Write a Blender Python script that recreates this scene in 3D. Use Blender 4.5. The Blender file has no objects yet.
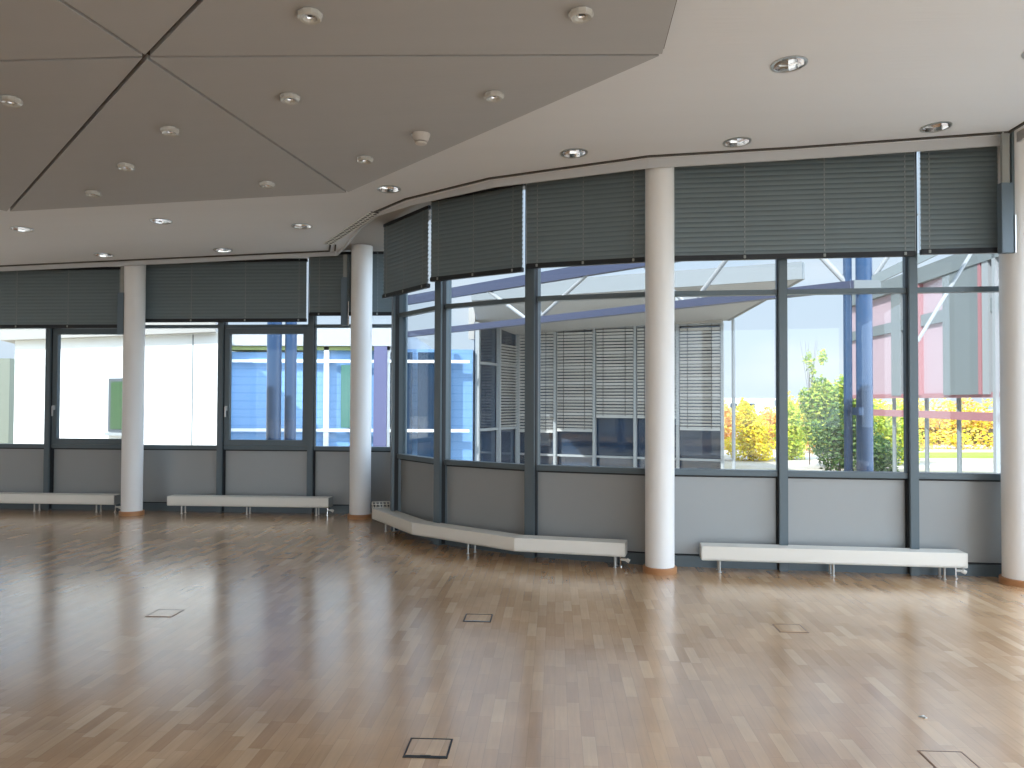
import bpy, bmesh, math, random
from mathutils import Vector, Matrix
random.seed(7)
C = bpy.context.scene.collection
PI = math.pi

# ------------------------------------------------------------------ materials
def mat(name):
    m = bpy.data.materials.new(name); m.use_nodes = True
    nt = m.node_tree; nt.nodes.clear()
    out = nt.nodes.new('ShaderNodeOutputMaterial')
    return m, nt, out
def N(nt, typ, **kw):
    n = nt.nodes.new(typ)
    for k, v in kw.items():
        if k in n.inputs: n.inputs[k].default_value = v
        else: setattr(n, k, v)
    return n
def srgb(r, g, b):
    f = lambda c: (c/255/12.92) if c/255 <= .04045 else ((c/255+.055)/1.055)**2.4
    return (f(r), f(g), f(b), 1)
def pbr(name, col, rough=.5, metal=0, noise=0, nscale=8, bump=0, bscale=60, coat=0, trans=0, spec=.5, stretch=None):
    m, nt, out = mat(name)
    p = N(nt, 'ShaderNodeBsdfPrincipled')
    p.inputs['Base Color'].default_value = col
    p.inputs['Roughness'].default_value = rough
    p.inputs['Metallic'].default_value = metal
    p.inputs['Coat Weight'].default_value = coat
    p.inputs['Transmission Weight'].default_value = trans
    p.inputs['Specular IOR Level'].default_value = spec
    nt.links.new(p.outputs[0], out.inputs[0])
    tc = N(nt, 'ShaderNodeTexCoord'); mp = N(nt, 'ShaderNodeMapping')
    if stretch: mp.inputs['Scale'].default_value = stretch
    nt.links.new(tc.outputs['Object'], mp.inputs[0])
    if noise:
        nz = N(nt, 'ShaderNodeTexNoise', Scale=nscale, Detail=4)
        nt.links.new(mp.outputs[0], nz.inputs['Vector'])
        mx = N(nt, 'ShaderNodeMix', data_type='RGBA')
        c2 = tuple(max(0, c*(1-noise)) for c in col[:3])+(1,)
        c1 = tuple(min(1, c*(1+noise)) for c in col[:3])+(1,)
        mx.inputs[6].default_value = c1; mx.inputs[7].default_value = c2
        nt.links.new(nz.outputs[0], mx.inputs[0]); nt.links.new(mx.outputs[2], p.inputs['Base Color'])
    if bump:
        nb = N(nt, 'ShaderNodeTexNoise', Scale=bscale, Detail=3)
        nt.links.new(mp.outputs[0], nb.inputs['Vector'])
        b = N(nt, 'ShaderNodeBump', Strength=bump, Distance=.01)
        nt.links.new(nb.outputs[0], b.inputs['Height']); nt.links.new(b.outputs[0], p.inputs['Normal'])
    return m
def glass_pane(name, tint=(.93,.96,.97,1), rough=0.0, ior=1.5):
    m, nt, out = mat(name)
    t = N(nt, 'ShaderNodeBsdfTransparent'); t.inputs[0].default_value = tint
    g = N(nt, 'ShaderNodeBsdfGlossy'); g.inputs['Roughness'].default_value = rough
    f = N(nt, 'ShaderNodeFresnel'); ge = N(nt, 'ShaderNodeNewGeometry')
    mi = N(nt, 'ShaderNodeMix', data_type='FLOAT'); mi.inputs[2].default_value = ior; mi.inputs[3].default_value = 1/ior
    nt.links.new(ge.outputs['Backfacing'], mi.inputs[0]); nt.links.new(mi.outputs[0], f.inputs[0])
    mx = N(nt, 'ShaderNodeMixShader')
    nt.links.new(f.outputs[0], mx.inputs[0]); nt.links.new(t.outputs[0], mx.inputs[1]); nt.links.new(g.outputs[0], mx.inputs[2])
    nt.links.new(mx.outputs[0], out.inputs[0])
    return m
def leafy(name, cols):
    m, nt, out = mat(name)
    geo = N(nt, 'ShaderNodeNewGeometry')
    cr = N(nt, 'ShaderNodeValToRGB')
    el = cr.color_ramp.elements
    while len(el) < len(cols): el.new(.5)
    for i, c in enumerate(cols):
        el[i].position = i/(len(cols)-1); el[i].color = c
    nt.links.new(geo.outputs['Random Per Island'], cr.inputs[0])
    d = N(nt, 'ShaderNodeBsdfDiffuse'); tl = N(nt, 'ShaderNodeBsdfTranslucent')
    mx = N(nt, 'ShaderNodeMixShader'); mx.inputs[0].default_value = .35
    nt.links.new(cr.outputs[0], d.inputs[0]); nt.links.new(cr.outputs[0], tl.inputs[0])
    nt.links.new(d.outputs[0], mx.inputs[1]); nt.links.new(tl.outputs[0], mx.inputs[2]); nt.links.new(mx.outputs[0], out.inputs[0])
    return m

def parquet(name, ang, strip=.066, length=.31):
    m, nt, out = mat(name); L = nt.links
    def math_(op, a, b=None, c=None):
        n = N(nt, 'ShaderNodeMath', operation=op)
        for i, v in enumerate((a, b, c)):
            if v is None: continue
            if isinstance(v, (int, float)): n.inputs[i].default_value = v
            else: L.new(v, n.inputs[i])
        return n.outputs[0]
    tc = N(nt, 'ShaderNodeTexCoord'); mp = N(nt, 'ShaderNodeMapping')
    mp.inputs['Rotation'].default_value = (0, 0, ang)
    L.new(tc.outputs['Object'], mp.inputs[0])
    sp = N(nt, 'ShaderNodeSeparateXYZ'); L.new(mp.outputs[0], sp.inputs[0])
    xs = math_('DIVIDE', sp.outputs[0], strip); row = math_('FLOOR', xs); fx = math_('FRACT', xs)
    wn = N(nt, 'ShaderNodeTexWhiteNoise', noise_dimensions='1D'); L.new(row, wn.inputs['W'])
    ys = math_('ADD', math_('DIVIDE', sp.outputs[1], length), math_('MULTIPLY', wn.outputs['Value'], 7.3))
    col = math_('FLOOR', ys); fy = math_('FRACT', ys)
    cb = N(nt, 'ShaderNodeCombineXYZ'); L.new(row, cb.inputs[0]); L.new(col, cb.inputs[1])
    w2 = N(nt, 'ShaderNodeTexWhiteNoise', noise_dimensions='3D'); L.new(cb.outputs[0], w2.inputs['Vector'])
    cr = N(nt, 'ShaderNodeValToRGB'); el = cr.color_ramp.elements
    tones = [(0, srgb(184, 145, 106)), (.2, srgb(193, 154, 114)), (.6, srgb(198, 160, 120)), (.9, srgb(204, 167, 127)), (1, srgb(212, 178, 139))]
    while len(el) < len(tones): el.new(.5)
    for e, (p_, c_) in zip(el, tones): e.position = p_; e.color = c_
    L.new(w2.outputs['Value'], cr.inputs[0])
    # grain and faint darker blotches of wear
    m2 = N(nt, 'ShaderNodeMapping'); m2.inputs['Scale'].default_value = (60, 4, 1); L.new(mp.outputs[0], m2.inputs[0])
    gr = N(nt, 'ShaderNodeTexNoise', Scale=1.0, Detail=5); L.new(m2.outputs[0], gr.inputs['Vector'])
    we = N(nt, 'ShaderNodeTexNoise', Scale=2.3, Detail=6); L.new(mp.outputs[0], we.inputs['Vector'])
    mxg = N(nt, 'ShaderNodeMix', data_type='RGBA', blend_type='MULTIPLY'); mxg.inputs[0].default_value = 1
    g1 = N(nt, 'ShaderNodeMapRange'); g1.inputs[1].default_value = .3; g1.inputs[2].default_value = .7; g1.inputs[3].default_value = .93; g1.inputs[4].default_value = 1.05
    L.new(gr.outputs[0], g1.inputs[0])
    g2 = N(nt, 'ShaderNodeMapRange'); g2.inputs[1].default_value = .35; g2.inputs[2].default_value = .65; g2.inputs[3].default_value = .91; g2.inputs[4].default_value = 1.06
    L.new(we.outputs[0], g2.inputs[0])
    k = math_('MULTIPLY', g1.outputs[0], g2.outputs[0])
    ex = math_('MINIMUM', fx, math_('SUBTRACT', 1, fx)); ey = math_('MULTIPLY', math_('MINIMUM', fy, math_('SUBTRACT', 1, fy)), length/strip)
    edge = math_('MINIMUM', ex, ey)
    gp = N(nt, 'ShaderNodeMapRange'); gp.inputs[1].default_value = 0; gp.inputs[2].default_value = .03; gp.inputs[3].default_value = .72; gp.inputs[4].default_value = 1
    L.new(edge, gp.inputs[0])
    k = math_('MULTIPLY', k, gp.outputs[0])
    kc = N(nt, 'ShaderNodeCombineColor'); [L.new(k, kc.inputs[i]) for i in range(3)]
    L.new(cr.outputs[0], mxg.inputs[6]); L.new(kc.outputs[0], mxg.inputs[7])
    p = N(nt, 'ShaderNodeBsdfPrincipled'); L.new(mxg.outputs[2], p.inputs['Base Color'])
    ro = N(nt, 'ShaderNodeMapRange'); ro.inputs[3].default_value = .17; ro.inputs[4].default_value = .25
    L.new(w2.outputs['Value'], ro.inputs[0]); L.new(ro.outputs[0], p.inputs['Roughness'])
    p.inputs['Specular IOR Level'].default_value = .7; p.inputs['Coat Weight'].default_value = .75; p.inputs['Coat Roughness'].default_value = .2
    wb = N(nt, 'ShaderNodeTexNoise', Scale=7, Detail=2); L.new(mp.outputs[0], wb.inputs['Vector'])
    hb = math_('ADD', math_('MULTIPLY', w2.outputs['Value'], .25), wb.outputs[0])
    b = N(nt, 'ShaderNodeBump', Strength=.12, Distance=.006); L.new(hb, b.inputs['Height']); L.new(b.outputs[0], p.inputs['Normal'])
    L.new(p.outputs[0], out.inputs[0])
    return m

M = dict(
 floor=parquet('parquet', .056),
 lid=parquet('parquet_lid', .056, .066, .31),
 ceil=pbr('ceiling_white', srgb(227,230,235), .8, noise=.02, nscale=1.2, bump=.25, bscale=14, stretch=(.15,3,1)),
 panel=pbr('acoustic_grey', srgb(176,178,181), .85, noise=.03, nscale=3, bump=.15, bscale=20, stretch=(.3,2,1)),
 edge=pbr('panel_edge', srgb(96,90,86), .8),
 column=pbr('column_paint', srgb(236,236,235), .55, noise=.015, nscale=3),
 wood=pbr('beech_ring', srgb(172,124,84), .4, noise=.15, nscale=10, stretch=(1,1,6)),
 frame=pbr('frame_grey', srgb(92,104,110), .38, metal=.25),
 gasket=pbr('gasket', srgb(30,33,36), .6),
 spandrel=pbr('spandrel_grey', srgb(152,155,155), .33, metal=.25, noise=.03, nscale=1.5),
 rail=pbr('blind_rail', srgb(34,37,41), .4, metal=.3),
 slat=pbr('blind_slat', srgb(116,128,132), .42, metal=.2),
 cord=pbr('cord', srgb(150,154,152), .7),
 radi=pbr('radiator_white', srgb(232,230,222), .4),
 radd=pbr('radiator_grey_steel', srgb(150,152,148), .5),  # grey steel for fins, hanger strips and the darker end caps
 chrome=pbr('chrome', srgb(225,225,225), .12, metal=1),
 alu=pbr('brushed_aluminium', srgb(190,192,192), .3, metal=.8),
 dark=pbr('dark_plastic', srgb(40,42,44), .5),
 lip=pbr('ceiling_lip', srgb(200,202,205), .75),
 legm=pbr('leg_metal', srgb(176,176,172), .35, metal=.5),
 recess=pbr('recess_grey', srgb(172,168,164), .85),  # even grey-beige, darker than the ceiling white
 rimw=pbr('wood_rim', srgb(128,102,84), .5),
 det=pbr('detector_plastic', srgb(196,192,188), .6),
 track=pbr('dark_track', srgb(70,66,62), .5, metal=.3),
 white=pbr('white_paint', srgb(230,230,226), .6),
 wallw=pbr('room_wall', srgb(238,238,236), .8),
 crystal=pbr('pressed_glass', srgb(245,245,240), .12, trans=.45, spec=.9),
 glass=glass_pane('window_glass', tint=(.87,.895,.91,1), ior=1.4),
 glass_c=glass_pane('window_glass_curved', tint=(.86,.885,.90,1), ior=1.45),
 guide=pbr('guide_grey', srgb(96,112,124), .5),
 render_w=pbr('white_render', srgb(244,243,238), .8),
 render_c=pbr('cream_render', srgb(124,127,112), .85),
 soffit=pbr('soffit_grey', srgb(172,173,172), .8, noise=.04, nscale=.6),
 fascia=pbr('fascia_grey', srgb(128,132,132), .6),
 beige=pbr('beige_cladding', srgb(165,161,153), .7, noise=.03, nscale=.8),
 beam=pbr('beam_blue_grey', srgb(66,72,94), .45),
 strut=pbr('strut_white', srgb(160,162,162), .5),
 bluecol=pbr('blue_steel', srgb(56,84,118), .35, noise=.05, nscale=2),
 bluep=None,
 wing_glass=pbr('wing_glass', srgb(40,58,78), .04, spec=1.0, coat=.6),
 extslat=pbr('external_slat', srgb(190,189,184), .5),
 mull=pbr('white_mullion', srgb(160,164,164), .4),
 pink=pbr('red_panel', srgb(188,164,170), .6, noise=.04, nscale=.7),
 pinkd=pbr('red_trim', srgb(172,120,122), .6),
 greyc=pbr('grey_concrete', srgb(122,130,130), .7, noise=.05, nscale=1),
 bark=pbr('bark', srgb(96,80,62), .9, noise=.2, nscale=12),
 roof_t=pbr('roof_tile', srgb(206,140,112), .8),
 farw=pbr('far_render', srgb(226,222,214), .8),
 l_yel=leafy('leaf_yellow', [srgb(170,178,50), srgb(232,214,60), srgb(246,216,50), srgb(240,230,110)]),
 l_lime=leafy('leaf_lime', [srgb(132,160,64), srgb(190,206,84), srgb(218,222,104), srgb(224,214,84)]),
 l_green=leafy('leaf_green', [srgb(84,120,62), srgb(140,168,78), srgb(190,204,96), srgb(220,216,110)]),
 l_dark=leafy('leaf_dark', [srgb(44,74,46), srgb(76,108,66), srgb(112,140,84), srgb(140,160,104)]),
 l_orange=leafy('leaf_orange', [srgb(214,150,84), srgb(236,186,110), srgb(232,200,96), srgb(214,196,120)]),
)
def bands(name, c1, c2, period, axis=2, frac=.12, rough=.5):
    m, nt, out = mat(name); L = nt.links
    tc = N(nt, 'ShaderNodeTexCoord'); sp = N(nt, 'ShaderNodeSeparateXYZ'); L.new(tc.outputs['Object'], sp.inputs[0])
    d = N(nt, 'ShaderNodeMath', operation='DIVIDE'); L.new(sp.outputs[axis], d.inputs[0]); d.inputs[1].default_value = period
    f = N(nt, 'ShaderNodeMath', operation='FRACT'); L.new(d.outputs[0], f.inputs[0])
    g = N(nt, 'ShaderNodeMath', operation='GREATER_THAN'); L.new(f.outputs[0], g.inputs[0]); g.inputs[1].default_value = frac
    mx = N(nt, 'ShaderNodeMix', data_type='RGBA'); L.new(g.outputs[0], mx.inputs[0]); mx.inputs[6].default_value = c2; mx.inputs[7].default_value = c1
    p = N(nt, 'ShaderNodeBsdfPrincipled'); p.inputs['Roughness'].default_value = rough; L.new(mx.outputs[2], p.inputs['Base Color']); L.new(p.outputs[0], out.inputs[0])
    return m
M['bluep'] = bands('blue_cladding', srgb(116,156,198), srgb(100,142,186), .22)
def ground_mat():
    m, nt, out = mat('pale_ground'); L = nt.links
    tc = N(nt, 'ShaderNodeTexCoord'); nz = N(nt, 'ShaderNodeTexNoise', Scale=.22, Detail=6); L.new(tc.outputs['Object'], nz.inputs['Vector'])
    cr = N(nt, 'ShaderNodeValToRGB'); el = cr.color_ramp.elements
    t = [(0, srgb(140,138,110)), (.42, srgb(172,160,136)), (.55, srgb(186,178,168)), (1, srgb(176,170,162))]
    while len(el) < 4: el.new(.5)
    for e, (p_, c_) in zip(el, t): e.position = p_; e.color = c_
    L.new(nz.outputs[0], cr.inputs[0]); p = N(nt, 'ShaderNodeBsdfPrincipled'); p.inputs['Roughness'].default_value = .95
    L.new(cr.outputs[0], p.inputs['Base Color']); L.new(p.outputs[0], out.inputs[0]); return m
M['ground'] = ground_mat()

# ------------------------------------------------------------------ mesh helpers
class MB:
    """collects shapes of one part; build() links them as one mesh object"""
    def __init__(s): s.bm = bmesh.new(); s.mi = 0
    def box(s, c, size, rz=0, R=None, bev=0):
        g = bmesh.ops.create_cube(s.bm, size=1)['verts']
        Mx = (R.to_4x4() if R else Matrix.Rotation(rz, 4, 'Z'))
        Mx = Matrix.Translation(c) @ Mx @ Matrix.Diagonal((*size, 1))
        bmesh.ops.transform(s.bm, matrix=Mx, verts=g)
        if bev:
            ed = list({e for v in g for e in v.link_edges})
            bmesh.ops.bevel(s.bm, geom=ed, offset=bev, segments=2, affect='EDGES')
        return s
    def seg(s, a, b, z0, z1, t, shift=0, bev=0):
        """upright slab between plan points a and b; shift moves it sideways (left of a->b)"""
        a = Vector(a[:2]); b = Vector(b[:2]); d = b-a; n = Vector((-d.y, d.x)).normalized()
        c = (a+b)/2 + n*shift
        return s.box((c.x, c.y, (z0+z1)/2), (d.length, t, z1-z0), math.atan2(d.y, d.x), bev=bev)
    def rod(s, a, b, r, n=10, r2=None):
        a = Vector(a); b = Vector(b); d = b-a
        g = bmesh.ops.create_cone(s.bm, cap_ends=True, segments=n, radius1=r, radius2=r if r2 is None else r2, depth=d.length)['verts']
        q = Vector((0,0,1)).rotation_difference(d.normalized()).to_matrix().to_4x4()
        bmesh.ops.transform(s.bm, matrix=Matrix.Translation((a+b)/2) @ q, verts=g)
        return s
    def bar(s, a, b, w, h):
        """rectangular bar from a to b, w sideways, h up"""
        a = Vector(a); b = Vector(b); d = (b-a); x = d.normalized(); y = Vector((0,0,1)).cross(x).normalized(); z = x.cross(y)
        return s.box((a+b)/2, (d.length, w, h), R=Matrix((x, y, z)).transposed())
    def lathe(s, prof, n=32, Mx=None, caps=True):
        rings = []
        for r, z in prof:
            rings.append([s.bm.verts.new((r*math.cos(2*PI*i/n), r*math.sin(2*PI*i/n), z)) for i in range(n)])
        for A, B in zip(rings, rings[1:]):
            for i in range(n): s.bm.faces.new((A[i], A[(i+1) % n], B[(i+1) % n], B[i]))
        if caps:
            s.bm.faces.new(rings[0][::-1]); s.bm.faces.new(rings[-1])
        if Mx: bmesh.ops.transform(s.bm, matrix=Mx, verts=[v for R_ in rings for v in R_])
        return s
    def prism(s, pts, zf0, zf1):
        lo = [s.bm.verts.new((x, y, zf0(x, y))) for x, y in pts]; hi = [s.bm.verts.new((x, y, zf1(x, y))) for x, y in pts]
        s.bm.faces.new(lo[::-1]); s.bm.faces.new(hi); n = len(pts)
        for i in range(n): s.bm.faces.new((lo[i], lo[(i+1) % n], hi[(i+1) % n], hi[i]))
        return s
    def poly(s, pts):
        s.bm.faces.new([s.bm.verts.new(p) for p in pts]); return s
    def build(s, name, m, parent=None, origin=None, smooth=False, **props):
        bmesh.ops.recalc_face_normals(s.bm, faces=s.bm.faces)
        if origin: bmesh.ops.translate(s.bm, vec=-Vector(origin), verts=s.bm.verts)
        me = bpy.data.meshes.new(name); s.bm.to_mesh(me); s.bm.free()
        for mm in (m if isinstance(m, (list, tuple)) else [m]): me.materials.append(mm)
        if smooth:
            for p in me.polygons: p.use_smooth = True
            me.set_sharp_from_angle(angle=math.radians(35))
        o = bpy.data.objects.new(name, me); C.objects.link(o)
        if origin: o.location = origin
        if parent: o.parent = parent
        for k, v in props.items(): o[k] = v
        return o
def thing(name, label, cat, loc=(0,0,0), group=None, rz=0):
    o = bpy.data.objects.new(name, None); C.objects.link(o); o.location = loc; o.rotation_euler.z = rz
    o.empty_display_size = .1
    o['label'] = label; o['category'] = cat
    if group: o['group'] = group
    return o
def tag(o, label, cat, group=None, kind=None):
    o['label'] = label; o['category'] = cat
    if group: o['group'] = group
    if kind: o['kind'] = kind
    return o
def struct_empty(name, loc=(0,0,0)):
    o = bpy.data.objects.new(name, None); C.objects.link(o); o.location = loc; o['kind'] = 'structure'; return o
def copy_thing(o, loc, label, group=None, rot=None):
    r = o.copy(); C.objects.link(r); r.location = loc; r['label'] = label
    if rot: r.rotation_euler = rot
    if group: r['group'] = group
    for ch in list(o.children):
        c = ch.copy(); C.objects.link(c); c.parent = r
        for g in list(ch.children):
            d = g.copy(); C.objects.link(d); d.parent = c
    return r
def offset(pts, d):
    """offset an open plan polyline to its right side by d (inward, towards the room)"""
    out = []
    for i, p in enumerate(pts):
        p = Vector(p); ns = []
        if i > 0: e = (p-Vector(pts[i-1])).normalized(); ns.append(Vector((e.y, -e.x)))
        if i < len(pts)-1: e = (Vector(pts[i+1])-p).normalized(); ns.append(Vector((e.y, -e.x)))
        n = sum(ns, Vector((0,0))).normalized(); k = d/max(.3, n.dot(ns[0]))
        out.append((p.x+n.x*k, p.y+n.y*k))
    return out
def inset(pts, d):
    n = len(pts); out = []; A = sum(pts[i][0]*pts[(i+1)%n][1]-pts[(i+1)%n][0]*pts[i][1] for i in range(n)); sg = 1 if A > 0 else -1
    for i in range(n):
        p0, p, p1 = Vector(pts[i-1]), Vector(pts[i]), Vector(pts[(i+1)%n])
        e0 = (p-p0).normalized(); e1 = (p1-p).normalized()
        n0 = Vector((-e0.y, e0.x))*sg; n1 = Vector((-e1.y, e1.x))*sg
        b = (n0+n1).normalized(); out.append(tuple(p + b*d/max(.2, b.dot(n0))))
    return out

# ------------------------------------------------------------------ ceiling plane (it slopes up to the right and towards the camera)
def zc(x, y, dz=0): return 4.242+.032*x-.042*y+dz
NRM = Vector((.032, -.042, -1)).normalized()
TILT = Vector((0,0,-1)).rotation_difference(NRM).to_matrix()

# facade nodes in plan, left to right
FL = [(-12.28,12.12), (-10.92,12.02), (-9.59,11.92), (-8.26,11.82), (-6.93,11.723), (-5.60,11.625), (-4.28,11.527), (-2.93,11.428), (-1.62,11.33)]
FC = [(-1.62,11.33), (-1.45,9.95), (-.80,9.0), (.22,8.29), (1.47,7.86), (2.66,7.695), (3.85,7.53), (5.02,7.37)]
XR, YB, XL = 5.02, -5.0, -12.28

# ------------------------------------------------------------------ floor
room = FL + FC[1:] + [(XR, YB), (XL, YB)]
mb = MB(); mb.prism(room, lambda x, y: -.3, lambda x, y: 0)
mb.build('floor', M['floor'], kind='structure')
mb = MB(); mb.prism([(-90,-60), (160,-60), (160,400), (-90,400)], lambda x, y: -1.0, lambda x, y: -.62)
mb.build('ground', M['ground'], kind='structure')

# ------------------------------------------------------------------ facade bays
def bay(n, a, b, sash=False, glass='glass', ztop=None):
    a = Vector(a); b = Vector(b); d = (b-a).normalized(); a2 = a+d*.04; b2 = b-d*.04
    mid = (a+b)/2; zt = zc(mid.x, mid.y, .06)
    w = struct_empty('window_%d' % n, (mid.x, mid.y, 0)); w['label'] = ''; del w['label']
    o = (mid.x, mid.y, 0)
    def sub(m, nm, mt, par=w, **k):
        ob = m.build(nm, mt, None, origin=o); ob.parent = par; ob.location = (0,0,0) if par is w else (0,0,0)
        for kk, vv in k.items(): ob[kk] = vv
        return ob
    sub(MB().seg(a2, b2, .95, zt, .012, shift=.03), 'glass_pane', M[glass])
    sub(MB().seg(a2, b2, .915, .972, .10, shift=.01, bev=.004), 'sill_rail', M['frame'])
    sub(MB().seg(a2, b2, 2.705, 2.755, .09, shift=.01, bev=.004), 'transom', M['frame'])
    p = sub(MB().seg(a2, b2, .11, .915, .03, shift=.03), 'spandrel_panel', M['spandrel'])
    bd = MB()
    q0, q1 = a2+d*.002, b2-d*.002
    bd.seg(q0, q1, .895, .914, .014, shift=.012); bd.seg(q0, q1, .111, .125, .014, shift=.012)
    bd.seg(q0, q0+d*.014, .125, .895, .014, shift=.012); bd.seg(q1-d*.014, q1, .125, .895, .014, shift=.012)
    g = bd.build('panel_bead', M['gasket'], None, origin=o); g.parent = p; g.location = (0,0,0)
    sub(MB().seg(a2, b2, 0, .11, .06, shift=.02), 'base_rail', M['frame'])
    if sash:
        s = MB(); z0, z1, t = .975, 2.70, .085
        s.seg(a2, b2, z0, z0+t, .07, shift=-.005, bev=.005); s.seg(a2, b2, z1-t, z1, .07, shift=-.005, bev=.005)
        s.seg(a2, a2+d*t, z0+t, z1-t, .07, shift=-.005); s.seg(b2-d*t, b2, z0+t, z1-t, .07, shift=-.005)
        so = sub(s, 'sash_frame', M['frame'])
        nn = Vector((d.y, -d.x)); hp = a2+d*t*.5+nn*.05
        h = MB(); h.box((hp.x, hp.y, 1.52), (.035,.03,.07), math.atan2(d.y, d.x), bev=.005)
        hp2 = hp+nn*.03; h.box((hp2.x, hp2.y, 1.47), (.022,.018,.15), math.atan2(d.y, d.x), bev=.004)
        ho = h.build('handle', M['alu'], None, origin=o); ho.parent = so; ho.location = (0,0,0)
    return w
n = 0
for i in range(len(FL)-1):
    n += 1; bay(n, FL[i], FL[i+1], sash=(i in (4, 6)))
for i in range(len(FC)-1):
    n += 1; bay(n, FC[i], FC[i+1], glass='glass_c' if i < 3 else 'glass')
# mullions
allp = FL + FC[1:]
for i, p in enumerate(allp):
    p = Vector(p)
    d = (Vector(allp[min(i+1, len(allp)-1)])-Vector(allp[max(i-1, 0)])).normalized()
    nn = Vector((d.y, -d.x)); rz = math.atan2(d.y, d.x)
    zt = zc(p.x, p.y, .10)
    m = MB(); c = p-nn*.0
    mw = .112 if 8 <= i <= 11 else .082
    m.box((c.x, c.y, zt/2), (mw,.17,zt), rz, bev=.006)
    o = m.build('trim_%d' % (i+1), M['frame'], kind='structure')
    g = MB(); 
    for sx in (-mw/2-.003, mw/2+.003):
        q = c+d*sx+nn*.03; g.box((q.x, q.y, zt/2), (.006,.05,zt-.02), rz)
    g.build('gasket', M['gasket'], o)

# upper roof slab over the blind recess, and the hung ceiling below it
outl = offset(allp, -.22)
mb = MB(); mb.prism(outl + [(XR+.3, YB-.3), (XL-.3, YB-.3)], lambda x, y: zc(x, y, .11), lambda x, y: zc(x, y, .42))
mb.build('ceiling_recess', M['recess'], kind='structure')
lipL = [(-12.2,11.50), (-7.66,11.165), (-5.44,11.0), (-2.45,10.79)]
lipR = [(-1.13,8.55), (-.2,7.93), (1.30,7.42), (2.60,7.30), (4.56,7.06), (4.56,YB+.1)]
cedge = lipL + [(-2.26,10.45), (-1.88,9.55), (-1.58,9.02)] + lipR[:-1] + [(4.56,YB), (XL,YB)]
mb = MB(); mb.prism(cedge, lambda x, y: zc(x, y), lambda x, y: zc(x, y, .105))
ceil = mb.build('ceiling', M['ceil'], kind='structure')

lip = list(zip(lipL, (.06,.06,.065,.055))) + list(zip([(-2.26,10.45), (-1.88,9.55), (-1.58,9.02)], (.03,.02,.025))) + list(zip(lipR, (.05,.07,.09,.09,.09,.09)))
m = MB()
for (a, ha), (b, hb) in zip(lip, lip[1:]):
    A = Vector(a); B = Vector(b); nn = Vector((-(B-A).y, (B-A).x)).normalized()*.022
    q = [(A, ha), (B, hb), (B+nn, hb), (A+nn, ha)]
    lo = [m.bm.verts.new((p.x, p.y, zc(p.x, p.y, -h))) for p, h in q]; hi = [m.bm.verts.new((p.x, p.y, zc(p.x, p.y, .03))) for p, h in q]
    m.bm.faces.new(lo[::-1]); m.bm.faces.new(hi)
    for k in range(4): m.bm.faces.new((lo[k], lo[(k+1)%4], hi[(k+1)%4], hi[k]))
m.build('trim_33', M['lip'], kind='structure')

downs = [(1.979,5.547), (3.729,6.825), (2.04,7.052), (.569,7.216), (-1.295,8.119), (-2.561,9.443), (-3.921,10.523), (-4.103,9.06), (-5.579,10.614), (-5.831,9.231), (3.735,5.45)]
RD = .115
cut = bmesh.new()
for x, y in downs:
    g = bmesh.ops.create_cone(cut, cap_ends=True, segments=32, radius1=RD, radius2=RD, depth=.6)['verts']
    bmesh.ops.transform(cut, matrix=Matrix.Translation((x, y, zc(x, y))) @ TILT.to_4x4(), verts=g)
cme = bpy.data.meshes.new('cutter'); cut.to_mesh(cme); cob = bpy.data.objects.new('cutter', cme); C.objects.link(cob)
for tgt in (ceil, bpy.data.objects['ceiling_recess']):
    md = tgt.modifiers.new('holes', 'BOOLEAN'); md.object = cob; md.operation = 'DIFFERENCE'; md.solver = 'EXACT'
    dg = bpy.context.evaluated_depsgraph_get(); nm = bpy.data.meshes.new_from_object(tgt.evaluated_get(dg))
    tgt.modifiers.clear(); old = tgt.data; tgt.data = nm; nm.name = tgt.name
bpy.data.objects.remove(cob, do_unlink=True)

# recessed downlights
dl_labels = [
 'large round recessed downlight nearest the camera, right of the grey ceiling panels',
 'round recessed downlight above the far right window blind, darkest of its row',
 'round recessed downlight in front of the blind right of the middle column',
 'round recessed downlight above the middle curved window blind',
 'round recessed downlight between the panel tip and the curved corner blinds',
 'small round downlight just left of the white ceiling vent',
 'small round downlight over the wide blind between the two left columns',
 'bright round downlight behind the triangular panel, in front of the far left row',
 'small round downlight beside the top of the far left column',
 'bright round downlight nearest the left picture edge under the panel corner',
 'round recessed downlight cut off at the right picture edge',
]
def downlight():
    t = thing('ceiling_downlight', dl_labels[0], 'ceiling light', group='recessed downlights in the white ceiling')
    MB().lathe([(RD-.008,0), (RD+.012,0), (RD+.012,-.006), (RD-.004,-.009), (RD-.008,-.006)], 40, caps=False).build('trim_ring', M['alu'], t, smooth=True)
    b = MB(); nn = 10; prof = [(RD-.006,-.004), (RD-.012,.03), (RD-.03,.08), (.055,.12), (.012,.13)]
    b.lathe(prof, nn, caps=False); b.build('reflector', M['chrome'], t)
    l = MB(); l.rod((-.06,0,.06), (.045,0,.06), .015, 12); l.rod((-.05,.032,.075), (.05,.032,.075), .013, 12); l.box((-.065,.01,.07), (.03,.075,.05), bev=.005)
    l.build('lamp_tube', M['white'], t)
    return t
d0 = downlight()
rot = TILT.to_euler()
for i, (x, y) in enumerate(downs):
    L_ = (x, y, zc(x, y))
    if i == 0: d0.location = L_; d0.rotation_euler = rot
    else: copy_thing(d0, L_, dl_labels[i], 'recessed downlights in the white ceiling', rot)

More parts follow.
